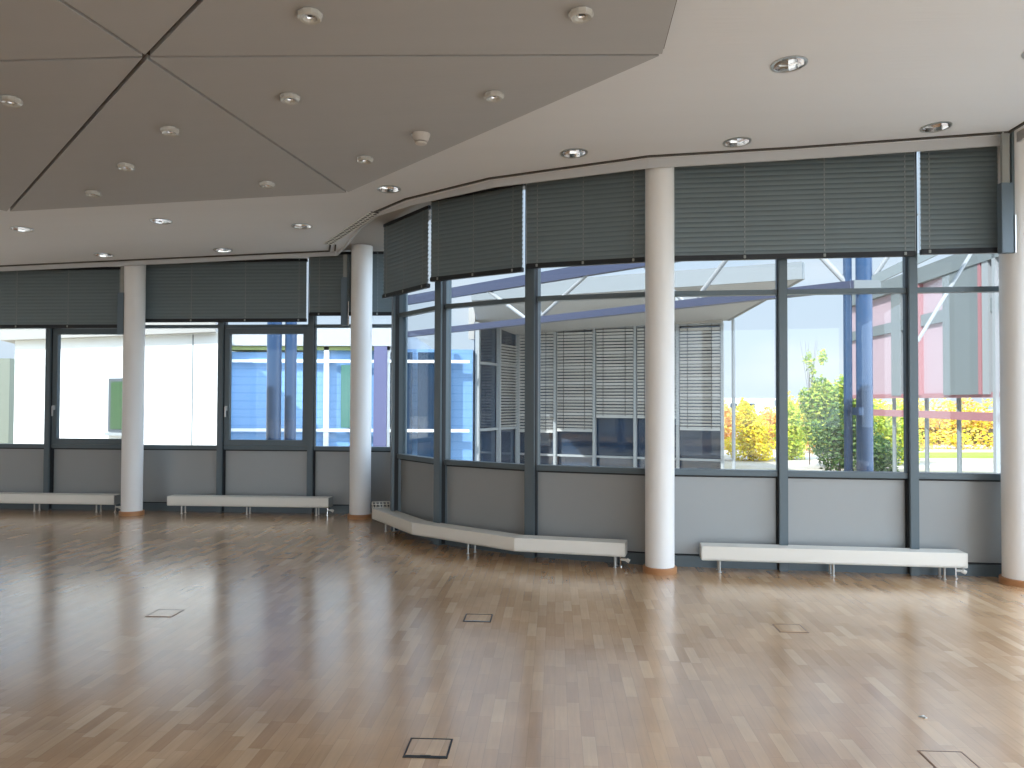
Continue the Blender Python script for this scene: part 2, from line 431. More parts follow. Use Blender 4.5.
# hung acoustic panels
O_ = (-2.321,4.885); A_ = (-5.234,8.051); B_ = (-1.643,7.739); C_ = (.985,5.05); D_ = (.77,1.66); E_ = (-3.3,.94); F_ = (-6.9,4.885)
PD = -.15
plabels = ['triangular grey acoustic ceiling panel pointing at the far left windows, with four crystal spotlights',
 'long grey acoustic panel reaching to the right tip, carrying the smoke detector',
 'large grey acoustic panel along the top edge of the picture, with two crystal spotlights',
 'small visible wedge of grey acoustic panel at the top left between two seams',
 'grey acoustic panel filling the top left picture corner above the horizontal seam',
 'grey acoustic panel at the left picture edge, below the horizontal seam']
for (P, Q, lab) in zip((A_, B_, C_, D_, E_, F_), (B_, C_, D_, E_, F_, A_), plabels):
    poly = inset([O_, P, Q], .014); cx = sum(p[0] for p in poly)/3; cy = sum(p[1] for p in poly)/3
    t = thing('acoustic_ceiling_panel', lab, 'ceiling panel', (cx, cy, zc(cx, cy, PD)), 'hung grey acoustic panels')
    o = MB().prism(poly, lambda x, y: zc(x, y, PD), lambda x, y: zc(x, y, PD+.035)).build('board', M['panel'], None, origin=t.location[:]); o.parent = t; o.location = (0,0,0)
    p2 = inset([O_, P, Q], .012)
    fr = MB()
    for k in range(3):
        a, b = p2[k], p2[(k+1)%3]; fr.bar((*a, zc(*a, PD+.05)), (*b, zc(*b, PD+.05)), .022, .03)
    o = fr.build('carrier_frame', M['edge'], None, origin=t.location[:]); o.parent = t; o.location = (0,0,0)
    hg = MB()
    for k in range(3):
        a = Vector(inset([O_, P, Q], .35)[k]); hg.rod((a.x, a.y, zc(a.x, a.y, PD+.03)), (a.x, a.y, zc(a.x, a.y, .0)), .004, 6)
    o = hg.build('hanger', M['edge'], None, origin=t.location[:]); o.parent = t; o.location = (0,0,0)

# crystal spotlights on the panels
spots = [((-1.167,4.428), 'crystal ring spotlight at the top edge of the picture, left one of the pair'),
 ((.394,4.499), 'crystal ring spotlight at the top edge of the picture, near the panel tip'),
 ((-1.587,5.503), 'crystal ring spotlight just below the long horizontal seam, left of the smoke detector'),
 ((-.137,5.564), 'crystal ring spotlight just below the long seam, right of the smoke detector'),
 ((-2.669,6.027), 'crystal ring spotlight nearest the seam crossing on the triangular panel'),
 ((-3.385,6.784), 'crystal ring spotlight in the middle of the row of three on the triangular panel'),
 ((-4.051,7.487), 'crystal ring spotlight nearest the far left corner of the triangular panel'),
 ((-1.293,6.777), 'small crystal ring spotlight beyond the smoke detector'),
 ((-2.334,7.367), 'small crystal ring spotlight near the far edge of the triangular panel'),
 ((-3.521,5.426), 'crystal ring spotlight at the left picture edge under the horizontal seam')]
def spot():
    t = thing('crystal_spotlight', spots[0][1], 'spotlight', group='crystal ring spotlights on the grey panels')
    MB().lathe([(.028,0), (.066,0), (.073,-.008), (.071,-.028), (.060,-.038), (.042,-.034), (.028,-.014)], 10, caps=False).build('glass_ring', M['crystal'], t)
    MB().lathe([(.034,0), (.034,-.018), (.026,-.022), (.020,-.010)], 20).build('socket', M['chrome'], t)
    MB().lathe([(.014,-.008), (.014,-.016), (.006,-.020)], 12).build('bulb', M['dark'], t)
    return t
s0 = spot()
for i, ((x, y), lab) in enumerate(spots):
    L_ = (x, y, zc(x, y, PD))
    if i == 0: s0.location = L_; s0.rotation_euler = rot
    else: copy_thing(s0, L_, lab, 'crystal ring spotlights on the grey panels', rot)

t = thing('smoke_detector', 'white round smoke detector with a dark slot under the grey panel', 'smoke detector', (-.744,6.27,zc(-.744,6.27,PD)))
MB().lathe([(.075,0), (.072,-.015), (.060,-.05), (.052,-.062)], 28).build('base', M['det'], t, smooth=True)
MB().lathe([(.040,-.060), (.040,-.070)], 24).build('sensor_slot', M['dark'], t)
MB().lathe([(.050,-.069), (.044,-.082), (.02,-.088)], 24).build('cap', M['det'], t, smooth=True)
MB().rod((-.07,-.03,-.012), (-.085,-.037,-.016), .008, 8).build('indicator_light', M['chrome'], t)

# curtain track slot in the ceiling, following the facade
slot = [(-12.1,11.42), (-7.66,11.09), (-5.44,10.925), (-2.53,10.72), (-2.44,10.40)]
slot2 = [(-1.585,8.92), (-1.17,8.46), (-.24,7.85), (1.28,7.34), (2.60,7.22), (4.47,6.98), (4.48,-4.8)]
for nm, pts in (('trim_30', slot), ('trim_31', slot2)):
    m = MB()
    for a, b in zip(pts, pts[1:]):
        m.bar((*a, zc(*a, -.006)), (*b, zc(*b, -.006)), .022, .022)
    m.build(nm, M['track'], kind='structure')
m = MB()
for a, b in zip([(-2.45,10.72),(-2.37,10.40)], [(-2.37,10.40)]):
    m.bar((*a, zc(*a, -.004)), (*b, zc(*b, -.004)), .02, .014)
m.build('trim_32', M['track'], kind='structure')
# vent
a, b = Vector((-2.473,10.356)), Vector((-1.585,8.939)); d = (b-a).normalized(); nn = Vector((d.y, -d.x))
mid = (a+b)/2
t = thing('ceiling_vent', 'long white slotted ceiling vent beside the column at the inner corner', 'vent', (mid.x, mid.y, zc(mid.x, mid.y)))
def loc(o): o.parent = t; o.location = (0,0,0); return o
m = MB()
for s in (-.055, 0, .055):
    p, q = a+nn*s, b+nn*s; m.bar((p.x, p.y, zc(p.x, p.y, -.006)), (q.x, q.y, zc(q.x, q.y, -.006)), .010, .010)
loc(m.build('frame', M['white'], None, origin=t.location[:]))
m = MB(); p, q = a, b; m.bar((p.x, p.y, zc(p.x, p.y, -.002)), (q.x, q.y, zc(q.x, q.y, -.002)), .11, .006)
loc(m.build('backing', M['dark'], None, origin=t.location[:]))
m = MB()
for k in range(22):
    c = a+d*(b-a).length*(k+.5)/22; p, q = c-nn*.055, c+nn*.055
    m.bar((p.x, p.y, zc(p.x, p.y, -.007)), (q.x, q.y, zc(q.x, q.y, -.006)), .02, .006)
loc(m.build('slats', M['white'], None, origin=t.location[:]))

# ------------------------------------------------------------------ other walls of the room (behind and beside the camera)
def glazed_wall(name, a, b, cut, shut=()):
    """low wall, piers and a top band with wide openings"""
    a = Vector(a); b = Vector(b); d = (b-a).normalized(); L = (b-a).length
    m = MB(); zt = max(zc(*a), zc(*b))+.05
    m.seg(a, b, 0, .25, .2, 0); 
    nn = Vector((-d.y, d.x))*.1; m.prism([tuple(a-nn), tuple(b-nn), tuple(b+nn), tuple(a+nn)], lambda x, y: 3.5, lambda x, y: zc(x, y, .13))
    for k in range(cut+1):
        p = a+d*min(max(L*k/cut, .12), L-.12); m.seg(p-d*.12, p+d*.12, .25, 3.5, .2, 0)
    for k in shut: m.seg(a+d*L*k/cut, a+d*L*(k+1)/cut, .25, 3.5, .19, 0)
    return m.build(name, M['wallw'], kind='structure')
glazed_wall('wall_back', (XL, YB-.1), (XR, YB-.1), 5, (1,2))
glazed_wall('wall_left', (XL-.12, YB), (XL-.12, 12.0), 5, (0,1,2,3))
glazed_wall('wall_right', (XR+.12, YB), (XR+.12, 7.36), 4)

# ------------------------------------------------------------------ columns
cols = [((-5.436,11.2), .143, 'white round column on the far left between the left window blinds'),
 ((-2.126,10.98), .148, 'white round column at the inner corner, left of the curved windows'),
 ((1.437,7.585), .140, 'white round column in the middle, between two long white radiators'),
 ((4.655,7.14), .160, 'thick white round column cut off by the right picture edge')]
for (x, y), r, lab in cols:
    t = thing('round_column', lab, 'column', (x, y, 0), 'white round columns along the windows')
    top = zc(x, y, .11)
    MB().lathe([(r,.02), (r,top)], 56).build('shaft', M['column'], t, smooth=True)
    MB().lathe([(r+.024,0), (r+.024,.052), (r+.018,.058), (r,.058)], 56).build('wooden_base_ring', M['wood'], t, smooth=True)

# ------------------------------------------------------------------ window blinds
def blind(a, b, zb, cords, label, slat='slat', tilt=77):
    a = Vector(a); b = Vector(b); d = b-a; L = d.length; rz = math.atan2(d.y, d.x); d.normalize()
    zt = min(zc(*a), zc(*b))+.05
    t = thing('window_blind', label, 'blind', (a.x, a.y, 0), 'grey venetian blinds half lowered over the windows', rz)
    # local frame: x along, y outwards, z up
    sp = .0485; n_ = int((zt-zb-.045)/sp)+2
    m = MB(); w = .058; th = math.radians(tilt)
    for k in range(n_):
        z = zb+.045+sp*k
        pts = []
        for u in (-.5, -.17, .17, .5):
            bow = .006*(1-(2*u)**2)
            y_ = u*w*math.cos(th)-bow*math.sin(th); z_ = u*w*math.sin(th)+bow*math.cos(th)
            pts.append((y_, z+z_))
        v0 = [m.bm.verts.new((.012, y_, z_)) for y_, z_ in pts]; v1 = [m.bm.verts.new((L-.012, y_, z_)) for y_, z_ in pts]
        for q in range(3): m.bm.faces.new((v0[q], v1[q], v1[q+1], v0[q+1]))
    m.build('slats', M[slat], t, smooth=True)
    m = MB(); m.box((L/2,0,zb), (L-.02,.055,.050), bev=.006); m.build('bottom_rail', M['rail'], t)
    m = MB(); m.box((L/2,.012,zt+.035), (L-.01,.05,.04), bev=.004); m.build('head_rail', M['rail'], t)
    for c in cords:
        m = MB(); x = L*c
        k = 0
        while k < n_:
            z = zb+.05+sp*k; m.box((x, -.016, z), (.006,.003,.022)); k += 1
        m.rod((x+.006,-.017,zb), (x+.006,-.017,zt), .0014, 5)
        m.box((x, -.030, zb), (.022,.006,.03), bev=.002)
        m.build('ladder_cord', M['cord'], t)
    for x in (.004, L-.004):
        m = MB(); m.rod((x,0,zb+.02), (x,0,zt), .0025, 6); m.build('guide_wire', M['alu'], t)
    return t
BL = offset(FL, .2); BC = offset(FC, .2)
def cutp(p, q, e=.014):
    p = Vector(p); q = Vector(q); d = (q-p).normalized(); return p+d*e, q-d*e
c4 = (.04,.35,.655,.955); c3 = (.10,.49,.90)
blind(*cutp(BL[3], (BL[5][0]-.02, BL[5][1])), 2.72, c4, 'wide grey blind at the far left, left of the first column')
blind(*cutp((BL[5][0]+.0, BL[5][1]), BL[7]), 2.80, c4, 'wide grey blind between the two left columns')
blind(*cutp(BL[7], (BL[8][0]-.03, BL[8][1])), 2.885, (.12,.8), 'narrow dark blind behind the inner corner column')
blind(*cutp(BL[1], BL[3]), 2.72, c4, 'grey blind beyond the left picture edge') if False else None
blind(*cutp((BC[1][0]+.0, BC[1][1]), BC[2]), 2.96, (.1,.5,.9), 'dark blind turned sideways, leftmost on the curved windows')
blind(*cutp(BC[2], BC[3]), 3.02, c3, 'dark blind in the centre of the curved windows')
blind(*cutp(BC[3], (1.34, BC[3][1]+(1.34-BC[3][0])*(BC[4][1]-BC[3][1])/(BC[4][0]-BC[3][0]))), 3.05, c3, 'dark blind directly left of the middle column')
blind(*cutp((1.54, BC[4][1]-(1.54-BC[4][0])*.139), BC[6]), 3.05, (.31,.635,.955), 'wide grey blind right of the middle column')
blind(*cutp(BC[6], (4.55, BC[6][1]+(4.55-BC[6][0])*(-.137))), 3.065, (.12,.97), 'narrow blue grey blind beside the thick right column')

# drive boxes hanging beside columns
def drive(x, y, z0, z1, w, label, rz=0):
    t = thing('blind_drive_box', label, 'drive box', (x, y, z0), 'grey blind drive boxes hanging beside the columns', rz)
    top = zc(x, y)-z0
    MB().box((0,0,(z1-z0)/2), (w,.07,z1-z0), bev=.004).build('housing', M['guide'], t)
    MB().box((.006,.01,((z1-z0)+top)/2), (w*.6,.03,top-(z1-z0)), bev=.003).build('hanger_strip', M['radd'], t)
    MB().box((w/2+.014,.0,top/2), (.022,.03,top)).build('side_channel', M['frame'], t)
    MB().rod((w/2+.02,-.025,.0), (w/2+.02,-.025,.34), .007, 10).build('rod', M['chrome'], t)
drive(4.43, 6.98, 2.99, 3.62, .105, 'grey drive box with chrome rod beside the thick right column')
drive(-5.585, 11.12, 2.57, 3.17, .085, 'grey drive box hanging left of the far left column')
drive(-2.37, 10.98, 2.70, 3.38, .085, 'dark drive box hanging left of the inner corner column')

# ------------------------------------------------------------------ long convector radiators
def leg_pair(t, p, nrm, loc0):
    for s, nm in ((.045,'leg'), (.155,'leg')):
        q = Vector(p)+nrm*s; m = MB(); m.rod((q.x, q.y, .0), (q.x, q.y, .125), .011, 10); m.lathe([(.018,0), (.018,.006)], 14, Matrix.Translation((q.x, q.y, 0)))
        m.rod((q.x, q.y, .118), (q.x, q.y, .122), .02, 12)
        o = m.build(nm, M['legm'], None, origin=loc0); o.parent = t; o.location = (0,0,0)
def radiator(pts, label, legs, cut0=0, cut1=0, valve=1, dep=.2, z0=.12, z1=.255):
    """pts: front line in plan, left to right; body extends outwards by dep"""
    pts = [Vector(p) for p in pts]; back = [Vector(p) for p in offset([tuple(p) for p in pts], -dep)]
    mid = pts[len(pts)//2]; loc0 = (mid.x, mid.y, 0)
    t = thing('convector_radiator', label, 'radiator', loc0, 'long low white radiators under the windows')
    def add(m, nm, mt, par=None, **k):
        o = m.build(nm, mt, None, origin=loc0, **k); o.parent = par or t; o.location = (0,0,0); return o
    for i in range(len(pts)-1):
        a, b, a1, b1 = pts[i], pts[i+1], back[i], back[i+1]
        e = (b-a).normalized(); nn = Vector((-e.y, e.x))
        c = MB(); f = lambda z: (lambda x, y: z)
        # front sheet with folded lips, back sheet, bottom
        c.prism([tuple(a), tuple(b), tuple(b+(b1-b)*.05), tuple(a+(a1-a)*.05)], f(z0), f(z1))
        c.prism([tuple(a1), tuple(b1), tuple(b1+(b-b1)*.05), tuple(a1+(a-a1)*.05)][::-1], f(z0), f(z1))
        c.prism([tuple(a), tuple(b), tuple(b1), tuple(a1)], f(z0-.001), f(z0+.012))
        cs = add(c, 'casing', M['radi'])
        g = MB()
        for k in range(7):
            u = .10+.8*k/6; p, q = a.lerp(a1, u), b.lerp(b1, u); g.bar((p.x, p.y, z1-.008), (q.x, q.y, z1-.008), .017, .012)
        L = (b-a).length; nb = max(2, int(L/.3))
        for k in range(nb+1):
            u = k/nb; p, q = a.lerp(b, u), a1.lerp(b1, u); g.bar((p.x, p.y, z1-.016), (q.x, q.y, z1-.016), .008, .01)
        add(g, 'top_grille', M['radi'], cs)
        fn = MB()
        for s in (.35, .65):
            p, q = a.lerp(a1, s), b.lerp(b1, s); fn.rod((p.x, p.y, .19), (q.x, q.y, .19), .016, 10)
        for k in range(int(L/.05)):
            u = (k+.5)/int(L/.05); p, q = a.lerp(b, u).lerp(a1.lerp(b1, u), .15), a.lerp(b, u).lerp(a1.lerp(b1, u), .85); fn.bar((p.x, p.y, .19), (q.x, q.y, .19), .002, .09)
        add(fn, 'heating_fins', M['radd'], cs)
    for (p, p1, cc) in ((pts[0], back[0], cut0), (pts[-1], back[-1], cut1)):
        c = MB(); c.bar((p.x, p.y, (z0+z1)/2), (p1.x, p1.y, (z0+z1)/2), .012, z1-z0-.002)
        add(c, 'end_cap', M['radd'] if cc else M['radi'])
    tot = [(pts[i], pts[i+1]) for i in range(len(pts)-1)]
    for (i, u) in legs:
        a, b = tot[i]; e = (b-a).normalized(); leg_pair(t, a.lerp(b, u), Vector((-e.y, e.x)), loc0)
    if valve:
        a, b = tot[-1]; e = (b-a).normalized(); nn = Vector((-e.y, e.x))
        base = b+nn*.10 if valve > 0 else pts[0]+nn*.10
        off = e*(.035 if valve > 0 else -.03)
        if valve > 0: base = b-e*.05+nn*.12
        m = MB(); q = base
        m.rod((q.x, q.y, 0), (q.x, q.y, .125), .009, 10); m.lathe([(.022,0), (.022,.01), (.012,.014)], 16, Matrix.Translation((q.x, q.y, 0)))
        add(m, 'supply_pipe', M['chrome'])
        h = MB(); q2 = q+off*1.6; h.rod((q.x, q.y, .07), (q2.x, q2.y, .07), .012, 12); h.rod((q2.x, q2.y, .07), (q2.x+off.x*.9, q2.y+off.y*.9, .055), .02, 14)
        add(h, 'valve_knob', M['radi'])
    return t
radiator([(1.84,7.545), (4.205,7.229)], 'long white radiator right of the middle column, under the right windows', [(0,.07), (0,.51), (0,.925)])
radiator([(-4.96,11.275), (-2.60,11.10)], 'long white radiator under the windows between the two left columns', [(0,.08), (0,.49), (0,.92)], cut1=1)
radiator([(-8.1,11.51), (-5.76,11.335)], 'long white radiator at the far left, ending beside the first column', [(0,.06), (0,.47), (0,.875)], cut1=1)
rc = radiator([(-1.80,10.10), (-1.135,8.93), (.03,7.96), (1.11,7.685)], 'bent white radiator following the curved windows, ending before the middle column', [(0,.28), (1,.55), (2,.91)])
# raised wire end grille at the far end of the bent radiator
m = MB(); a = Vector((-1.80,10.10)); b = Vector((-1.58,10.14))
for z in (.262, .30, .335): m.rod((a.x, a.y, z), (b.x, b.y, z), .005, 6)
for k in range(6):
    p = a.lerp(b, k/5); m.rod((p.x, p.y, .25), (p.x, p.y, .335), .004, 6); m.rod((p.x, p.y, .335), (p.x+.03, p.y-.05, .262), .004, 6)
o = m.build('wire_end_guard', M['radi'], None, origin=rc.location[:]); o.parent = rc; o.location = (0,0,0)

# ------------------------------------------------------------------ floor boxes
boxes = [((-.39,3.735), 'square floor box with dark metal rim, nearest the camera'),
 ((-.25,5.95), 'square floor box in front of the curved radiator'),
 ((2.03,5.71), 'floor box lid in front of the right radiator with one dark corner'),
 ((2.02,3.62), 'floor box lid at the bottom right of the floor'),
 ((-2.67,6.05), 'floor box lid in the bright window reflection on the left floor'),
 ((-4.80,8.56), 'floor box lid on the far left floor near the left radiator'),
 ((-2.39,8.28), 'floor box lid on the floor in front of the inner corner column')]
for i, ((x, y), lab) in enumerate(boxes):
    t = thing('floor_box', lab, 'floor box', (x, y, 0), 'floor socket boxes let into the parquet', -.056)
    rim = M['dark'] if i < 2 else M['rimw']; rh = .005 if i < 2 else .0025; f_ = 1 if i < 2 else .6
    m = MB(); w = .10
    for sx, sy, lx, ly in ((0,-w,.208,.008), (0,w,.208,.005), (-w,0,.005,.2), (w,0,.008,.2)): m.box((sx, sy, .0015), (lx if lx > .1 else lx*f_, ly if ly > .1 else ly*f_, rh))
    m.build('rim', rim, t)
    if i < 2:
        m = MB(); m.box((0,-w+.012,.0015), (.19,.012,.004)); m.box((0,-w+.012,.003), (.05,.014,.005)); m.build('finger_slot', M['alu'] if i else M['dark'], t)
    MB().box((0,.003,.0008), (.188,.182,.003)).build('lid', M['lid'], t)
t = MB()
for k in range(5): t.box((random.uniform(-.02,.02), random.uniform(-.015,.015), .003), (.02,.012,.004), random.random()*3)
tag(t.build('paper_scrap', M['white'], origin=None), 'tiny crumpled white paper scrap on the parquet at the lower right', 'litter').location = (2.165,4.12,0)

# ------------------------------------------------------------------ exterior: neighbouring wing with external blinds
def wline(px, Y): return ((px-512)/780*Y, Y)
W1, W2 = Vector((.18,23.9)), Vector((5.80,21.5))
WA0, WA1 = Vector((-9.4,21.2)), Vector((-.95,21.6))
wing = thing('office_wing', 'grey office wing with outside blinds seen through the curved windows', 'building', (2,24,-.6))
def wadd(m, nm, mt, par=None, **k):
    o = m.build(nm, mt, None, origin=(2,24,-.6), **k); o.parent = par or wing; o.location = (0,0,0); return o
f = lambda z: (lambda x, y: z)
n_ = Vector((-(W2-W1).y, (W2-W1).x)).normalized()
wadd(MB().prism([tuple(W1+n_*.3), tuple(W2+n_*.3), (6.2,30), (.2,30)], f(-.62), f(3.85)), 'core', M['beige'])
wadd(MB().seg(W1, W2, -.6, 3.82, .04, shift=.2), 'glazing', M['wing_glass'])
wadd(MB().seg(WA1, W1, -.6, 3.82, .04, shift=.1), 'glazing', M['wing_glass'])
wd = (W2-W1).normalized(); WL = (W2-W1).length
for k in range(6):
    p = W1+wd*(WL*k/5); wadd(MB().box((p.x, p.y, 1.6), (.075,.16,4.44), math.atan2(wd.y, wd.x)), 'mullion', M['mull'])
for z in (.02, 3.80, -.45): wadd(MB().seg(W1, W2, z-.03, z+.03, .10, shift=.05), 'transom', M['mull'])
e2 = (W1-WA1).normalized(); L2 = (W1-WA1).length
for k in range(3):
    p = WA1+e2*(L2*k/2); wadd(MB().box((p.x, p.y, 1.6), (.08,.12,4.44), math.atan2(e2.y, e2.x)), 'mullion', M['mull'])
for z in (2.7,.83,-.4): wadd(MB().seg(WA1, W1, z-.035, z+.035, .08, shift=.04), 'transom', M['mull'])
# external blinds
zbs = [.75, .8, 1.22, 1.22, .90]
for k in range(5):
    a = W1+wd*(WL*k/5+.06); b = W1+wd*(WL*(k+1)/5-.06)
    m = MB(); z = zbs[k]; kk = 0
    while z < 3.72:
        mid = (a+b)/2; nn = Vector((wd.y, -wd.x)); c = mid+nn*.02
        rz = math.atan2(wd.y, wd.x)
        R = Matrix.Rotation(rz, 3, 'Z') @ Matrix.Rotation(math.radians(-50 if kk % 5 else -75), 3, 'X')
        m.box((c.x, c.y, z), ((b-a).length, .078, .004), R=R); z += .092; kk += 1
    bo = wadd(m, 'external_blind', M['extslat'])
    for u in (.2, .8):
        p = a.lerp(b, u)+Vector((wd.y, -wd.x))*.075; wadd(MB().rod((p.x, p.y, zbs[k]), (p.x, p.y, 3.8), .008, 6), 'blind_cord', M['rail'], bo)
    wadd(MB().seg(a, b, zbs[k]-.06, zbs[k]-.02, .07, shift=-.02), 'bottom_rail', M['extslat'], bo)
a = WA1+e2*(L2/2+.08); b = W1-e2*.08
m = MB(); z = .9
while z < 3.3:
    c = (a+b)/2+Vector((e2.y, -e2.x))*.0; m.box((c.x, c.y, z), ((b-a).length, .07, .004), R=Matrix.Rotation(math.atan2(e2.y, e2.x), 3, 'Z') @ Matrix.Rotation(math.radians(-40), 3, 'X')); z += .085
wadd(m, 'external_blind', M['extslat'])
# wall above the glazing, canopy soffit and fascia
wadd(MB().seg(W1, W2, 3.82, 4.35, .25, shift=.05), 'upper_wall', M['beige'])
wadd(MB().seg(WA1, W1, 3.35, 4.35, .2, shift=.2), 'upper_wall', M['beige'])
def can(x, y): # canopy plane rises towards us
    return 3.9+(21.5-y)*.095
cp_ = [(5.95,21.6), (6.30,17.0), (2.2,18.3), (-1.0,19.25), (-1.0,24.6), (.18,24.3)]
wadd(MB().prism(cp_, can, lambda x, y: can(x, y)+.14), 'canopy_soffit', M['soffit'])
m = MB()
for (p, q) in (((6.32,16.96), (2.2,18.25)), ((2.2,18.25), (-1.0,19.2)), ((6.0,21.6), (6.34,16.96))):
    m.bar((*p, can(*p)+.18), (*q, can(*q)+.18), .08, .38)
wadd(m, 'fascia', M['fascia'])
wadd(MB().rod((6.05,21.3,-.6), (6.05,21.3,3.95), .05, 12), 'downpipe', M['mull'])
# small white screen under the canopy
wadd(MB().box((4.06,17.9,4.02), (.62,.03,.30)), 'white_gusset', M['mull'])

# blue clad wing further left
bw = thing('blue_office_wing', 'light blue clad building with white frames seen through the left windows', 'building', (-5,24,-.6))
def badd(m, nm, mt, **k):
    o = m.build(nm, mt, None, origin=(-5,24,-.6), **k); o.parent = bw; o.location = (0,0,0); return o
badd(MB().prism([(-7.8,21.25), (-5.5,21.25), (-5.5,29), (-7.8,29)], f(-.62), f(2.95)), 'cladding', M['bluep'])
badd(MB().prism([(-5.5,21.25), (-1.08,21.45), (-1.08,29), (-5.5,29)], f(-.62), f(3.05)), 'cladding', M['bluep'])
badd(MB().prism([(-7.8,21.1), (-3.3,21.1), (-3.3,29), (-7.8,29)], f(3.0), f(3.10)), 'green_strip', pbr('lime_strip', srgb(140,150,90), .6))
badd(MB().prism([(-7.8,21.0), (-3.0,21.0), (-3.0,29), (-7.8,29)], f(3.11), f(3.6)), 'roof_edge', M['soffit'])
for z in (2.7,.83): badd(MB().box((-4.45,21.12,z), (6.6,.10,.08)), 'white_rail', M['white'])
for x in (-5.03,-3.35,-1.75): badd(MB().box((x,21.16,1.3), (.13,.12,3.8)), 'white_post', M['white'])
badd(MB().box((-4.42,21.15,1.75), (.42,.1,1.7)), 'window', pbr('green_pane', srgb(80,120,108), .15, spec=.8))
badd(MB().box((-3.0,21.15,1.5), (.6,.1,2.9)), 'window', M['wing_glass'])
badd(MB().box((-2.2,21.15,1.5), (.7,.1,2.9)), 'window', M['wing_glass'])
badd(MB().box((-3.55,21.05,1.5), (.35,.12,3.2)), 'violet_pier', pbr('violet_pier', srgb(92,92,124), .5))

# white rendered house
wh = thing('white_house', 'brightly lit white rendered building filling the left windows', 'building', (-9,20,-.6))
a, b = Vector((-12.6,19.75)), Vector((-6.28,17.07)); dd = (b-a).normalized(); nn = Vector((-dd.y, dd.x))
def hadd(m, nm, mt, par=None):
    o = m.build(nm, mt, None, origin=(-9,20,-.6)); o.parent = par or wh; o.location = (0,0,0); return o
hadd(MB().prism([tuple(a), tuple(b), (-7.85,20.9), (-14.2,24)], f(-.62), f(3.12)), 'wall', M['render_w'])
p0, p1 = a-nn*.25-dd*.2, b-nn*.25-dd*.05
hadd(MB().prism([tuple(p0), tuple(p1), (-7.85,20.95), (-14.4,24)], f(3.12), f(3.5)), 'roof_edge', M['beige'])
c = a+dd*((b-a).length*.505)
def hw(u, z0, z1, w, nm, mt, t_, par=None): 
    q = a+dd*u; return hadd(MB().box((q.x-nn.x*.0, q.y-nn.y*.0, (z0+z1)/2), (w, t_, z1-z0), math.atan2(dd.y, dd.x)), nm, mt, par)
u0 = 3.68
wf = hw(u0, .88, 2.14, .62, 'window', pbr('far_window_frame', srgb(92,98,102), .5), .10)
hw(u0+.02, .95, 2.06, .46, 'pane', pbr('far_pane', srgb(60,90,52), .3, spec=.8), .13, wf)
hw(u0, .80, .87, .72, 'window_ledge', M['mull'], .2, wf)
hw(5.93, -.6, 3.1, .025, 'wall_joint', M['greyc'], .02)
ch = MB().prism([(-26,27), (-17.4,27), (-17.4,36), (-26,36)], f(-.62), f(3.05)).build('cream_house', M['render_c'], None)
tag(ch, 'pale olive cream building at the left picture edge behind the white one', 'building')

# ------------------------------------------------------------------ canopy truss, columns
T0, T1 = Vector((-2.6,18.0)), Vector((4.45,10.0))
def tp(u): return T0.lerp(T1, u)
tr = thing('canopy_truss', 'long blue grey steel truss with white V struts outside the curved windows', 'truss', (T1.x, T1.y, 3.15))
def tadd(m, nm, mt):
    o = m.build(nm, mt, None, origin=(T1.x, T1.y, 3.15)); o.parent = tr; o.location = (0,0,0)
tadd(MB().bar((*T0,3.15), (*T1,3.15), .14, .12), 'bottom_chord', M['beam'])
tadd(MB().bar((*T0,3.93), (*T0.lerp(T1,1.0),3.93), .12, .20), 'top_chord', M['beam'])
def upx(px):  # parameter on the truss line for a viewing slope
    s = (px-512)/780; return (s*T0.y-T0.x)/((T1.x-T0.x)-s*(T1.y-T0.y))
for (b_, t_) in ((526,484), (540,592), (684,640), (696,737)):
    p, q = tp(upx(b_)), tp(upx(t_)); tadd(MB().rod((p.x, p.y, 3.2), (q.x, q.y, 3.92), .035, 12), 'strut', M['strut'])
p, q = tp(.985), tp(upx(812)); tadd(MB().rod((p.x, p.y, 3.2), (q.x, q.y, 3.75), .04, 12), 'strut', M['strut'])
for b_ in (533, 690): p = tp(upx(b_)); tadd(MB().bar((*tp(upx(b_)-.02),3.25), (*tp(upx(b_)+.02),3.25), .03, .14), 'node_plate', M['strut'])

sc_ = thing('steel_column', 'blue steel column with branching white struts outside the right windows', 'column', (4.52,10.0,-.6))
MB().rod((0,0,0), (0,0,5.3), .10, 24).build('shaft', M['bluecol'], sc_, smooth=True)
MB().box((-.16,.12,2.6), (.08,.08,5.2)).build('flat_bar', M['bluecol'], sc_)
MB().lathe([(.0,0), (.24,0), (.24,.03), (.12,.05)], 24).build('base_plate', M['fascia'], sc_)
MB().rod((.04,0,3.72), (.55,-.25,4.62), .03, 12).build('strut', M['strut'], sc_)
MB().bar((0,0,3.75), (1.35,-.55,4.45), .09, .12).build('branch_beam', M['greyc'], sc_)
MB().box((.0,-.1,3.74), (.34,.02,.12)).build('node_plate', M['fascia'], sc_)
MB().box((-.1,0,2.13), (.06,.26,.10)).build('clamp', M['bluecol'], sc_)
st = MB().rod((5.15,9.9,2.42), (6.15,9.9,4.05), .022, 10).build('tie_rod', M['strut'])
tag(st, 'thin white diagonal tie rod outside the narrow right window', 'tie rod')
sl = thing('steel_column', 'pair of dark blue steel pipes outside the left opening window', 'column', (-4.02,13.6,-.6))
MB().rod((-.13,0,0), (-.13,0,5.2), .125, 24).build('pipe', M['bluecol'], sl, smooth=True)
MB().rod((.13,.1,0), (.13,.1,5.2), .10, 24).build('pipe', M['bluecol'], sl, smooth=True)
MB().box((0,.05,.02), (.6,.45,.04)).build('base_plate', M['fascia'], sl)

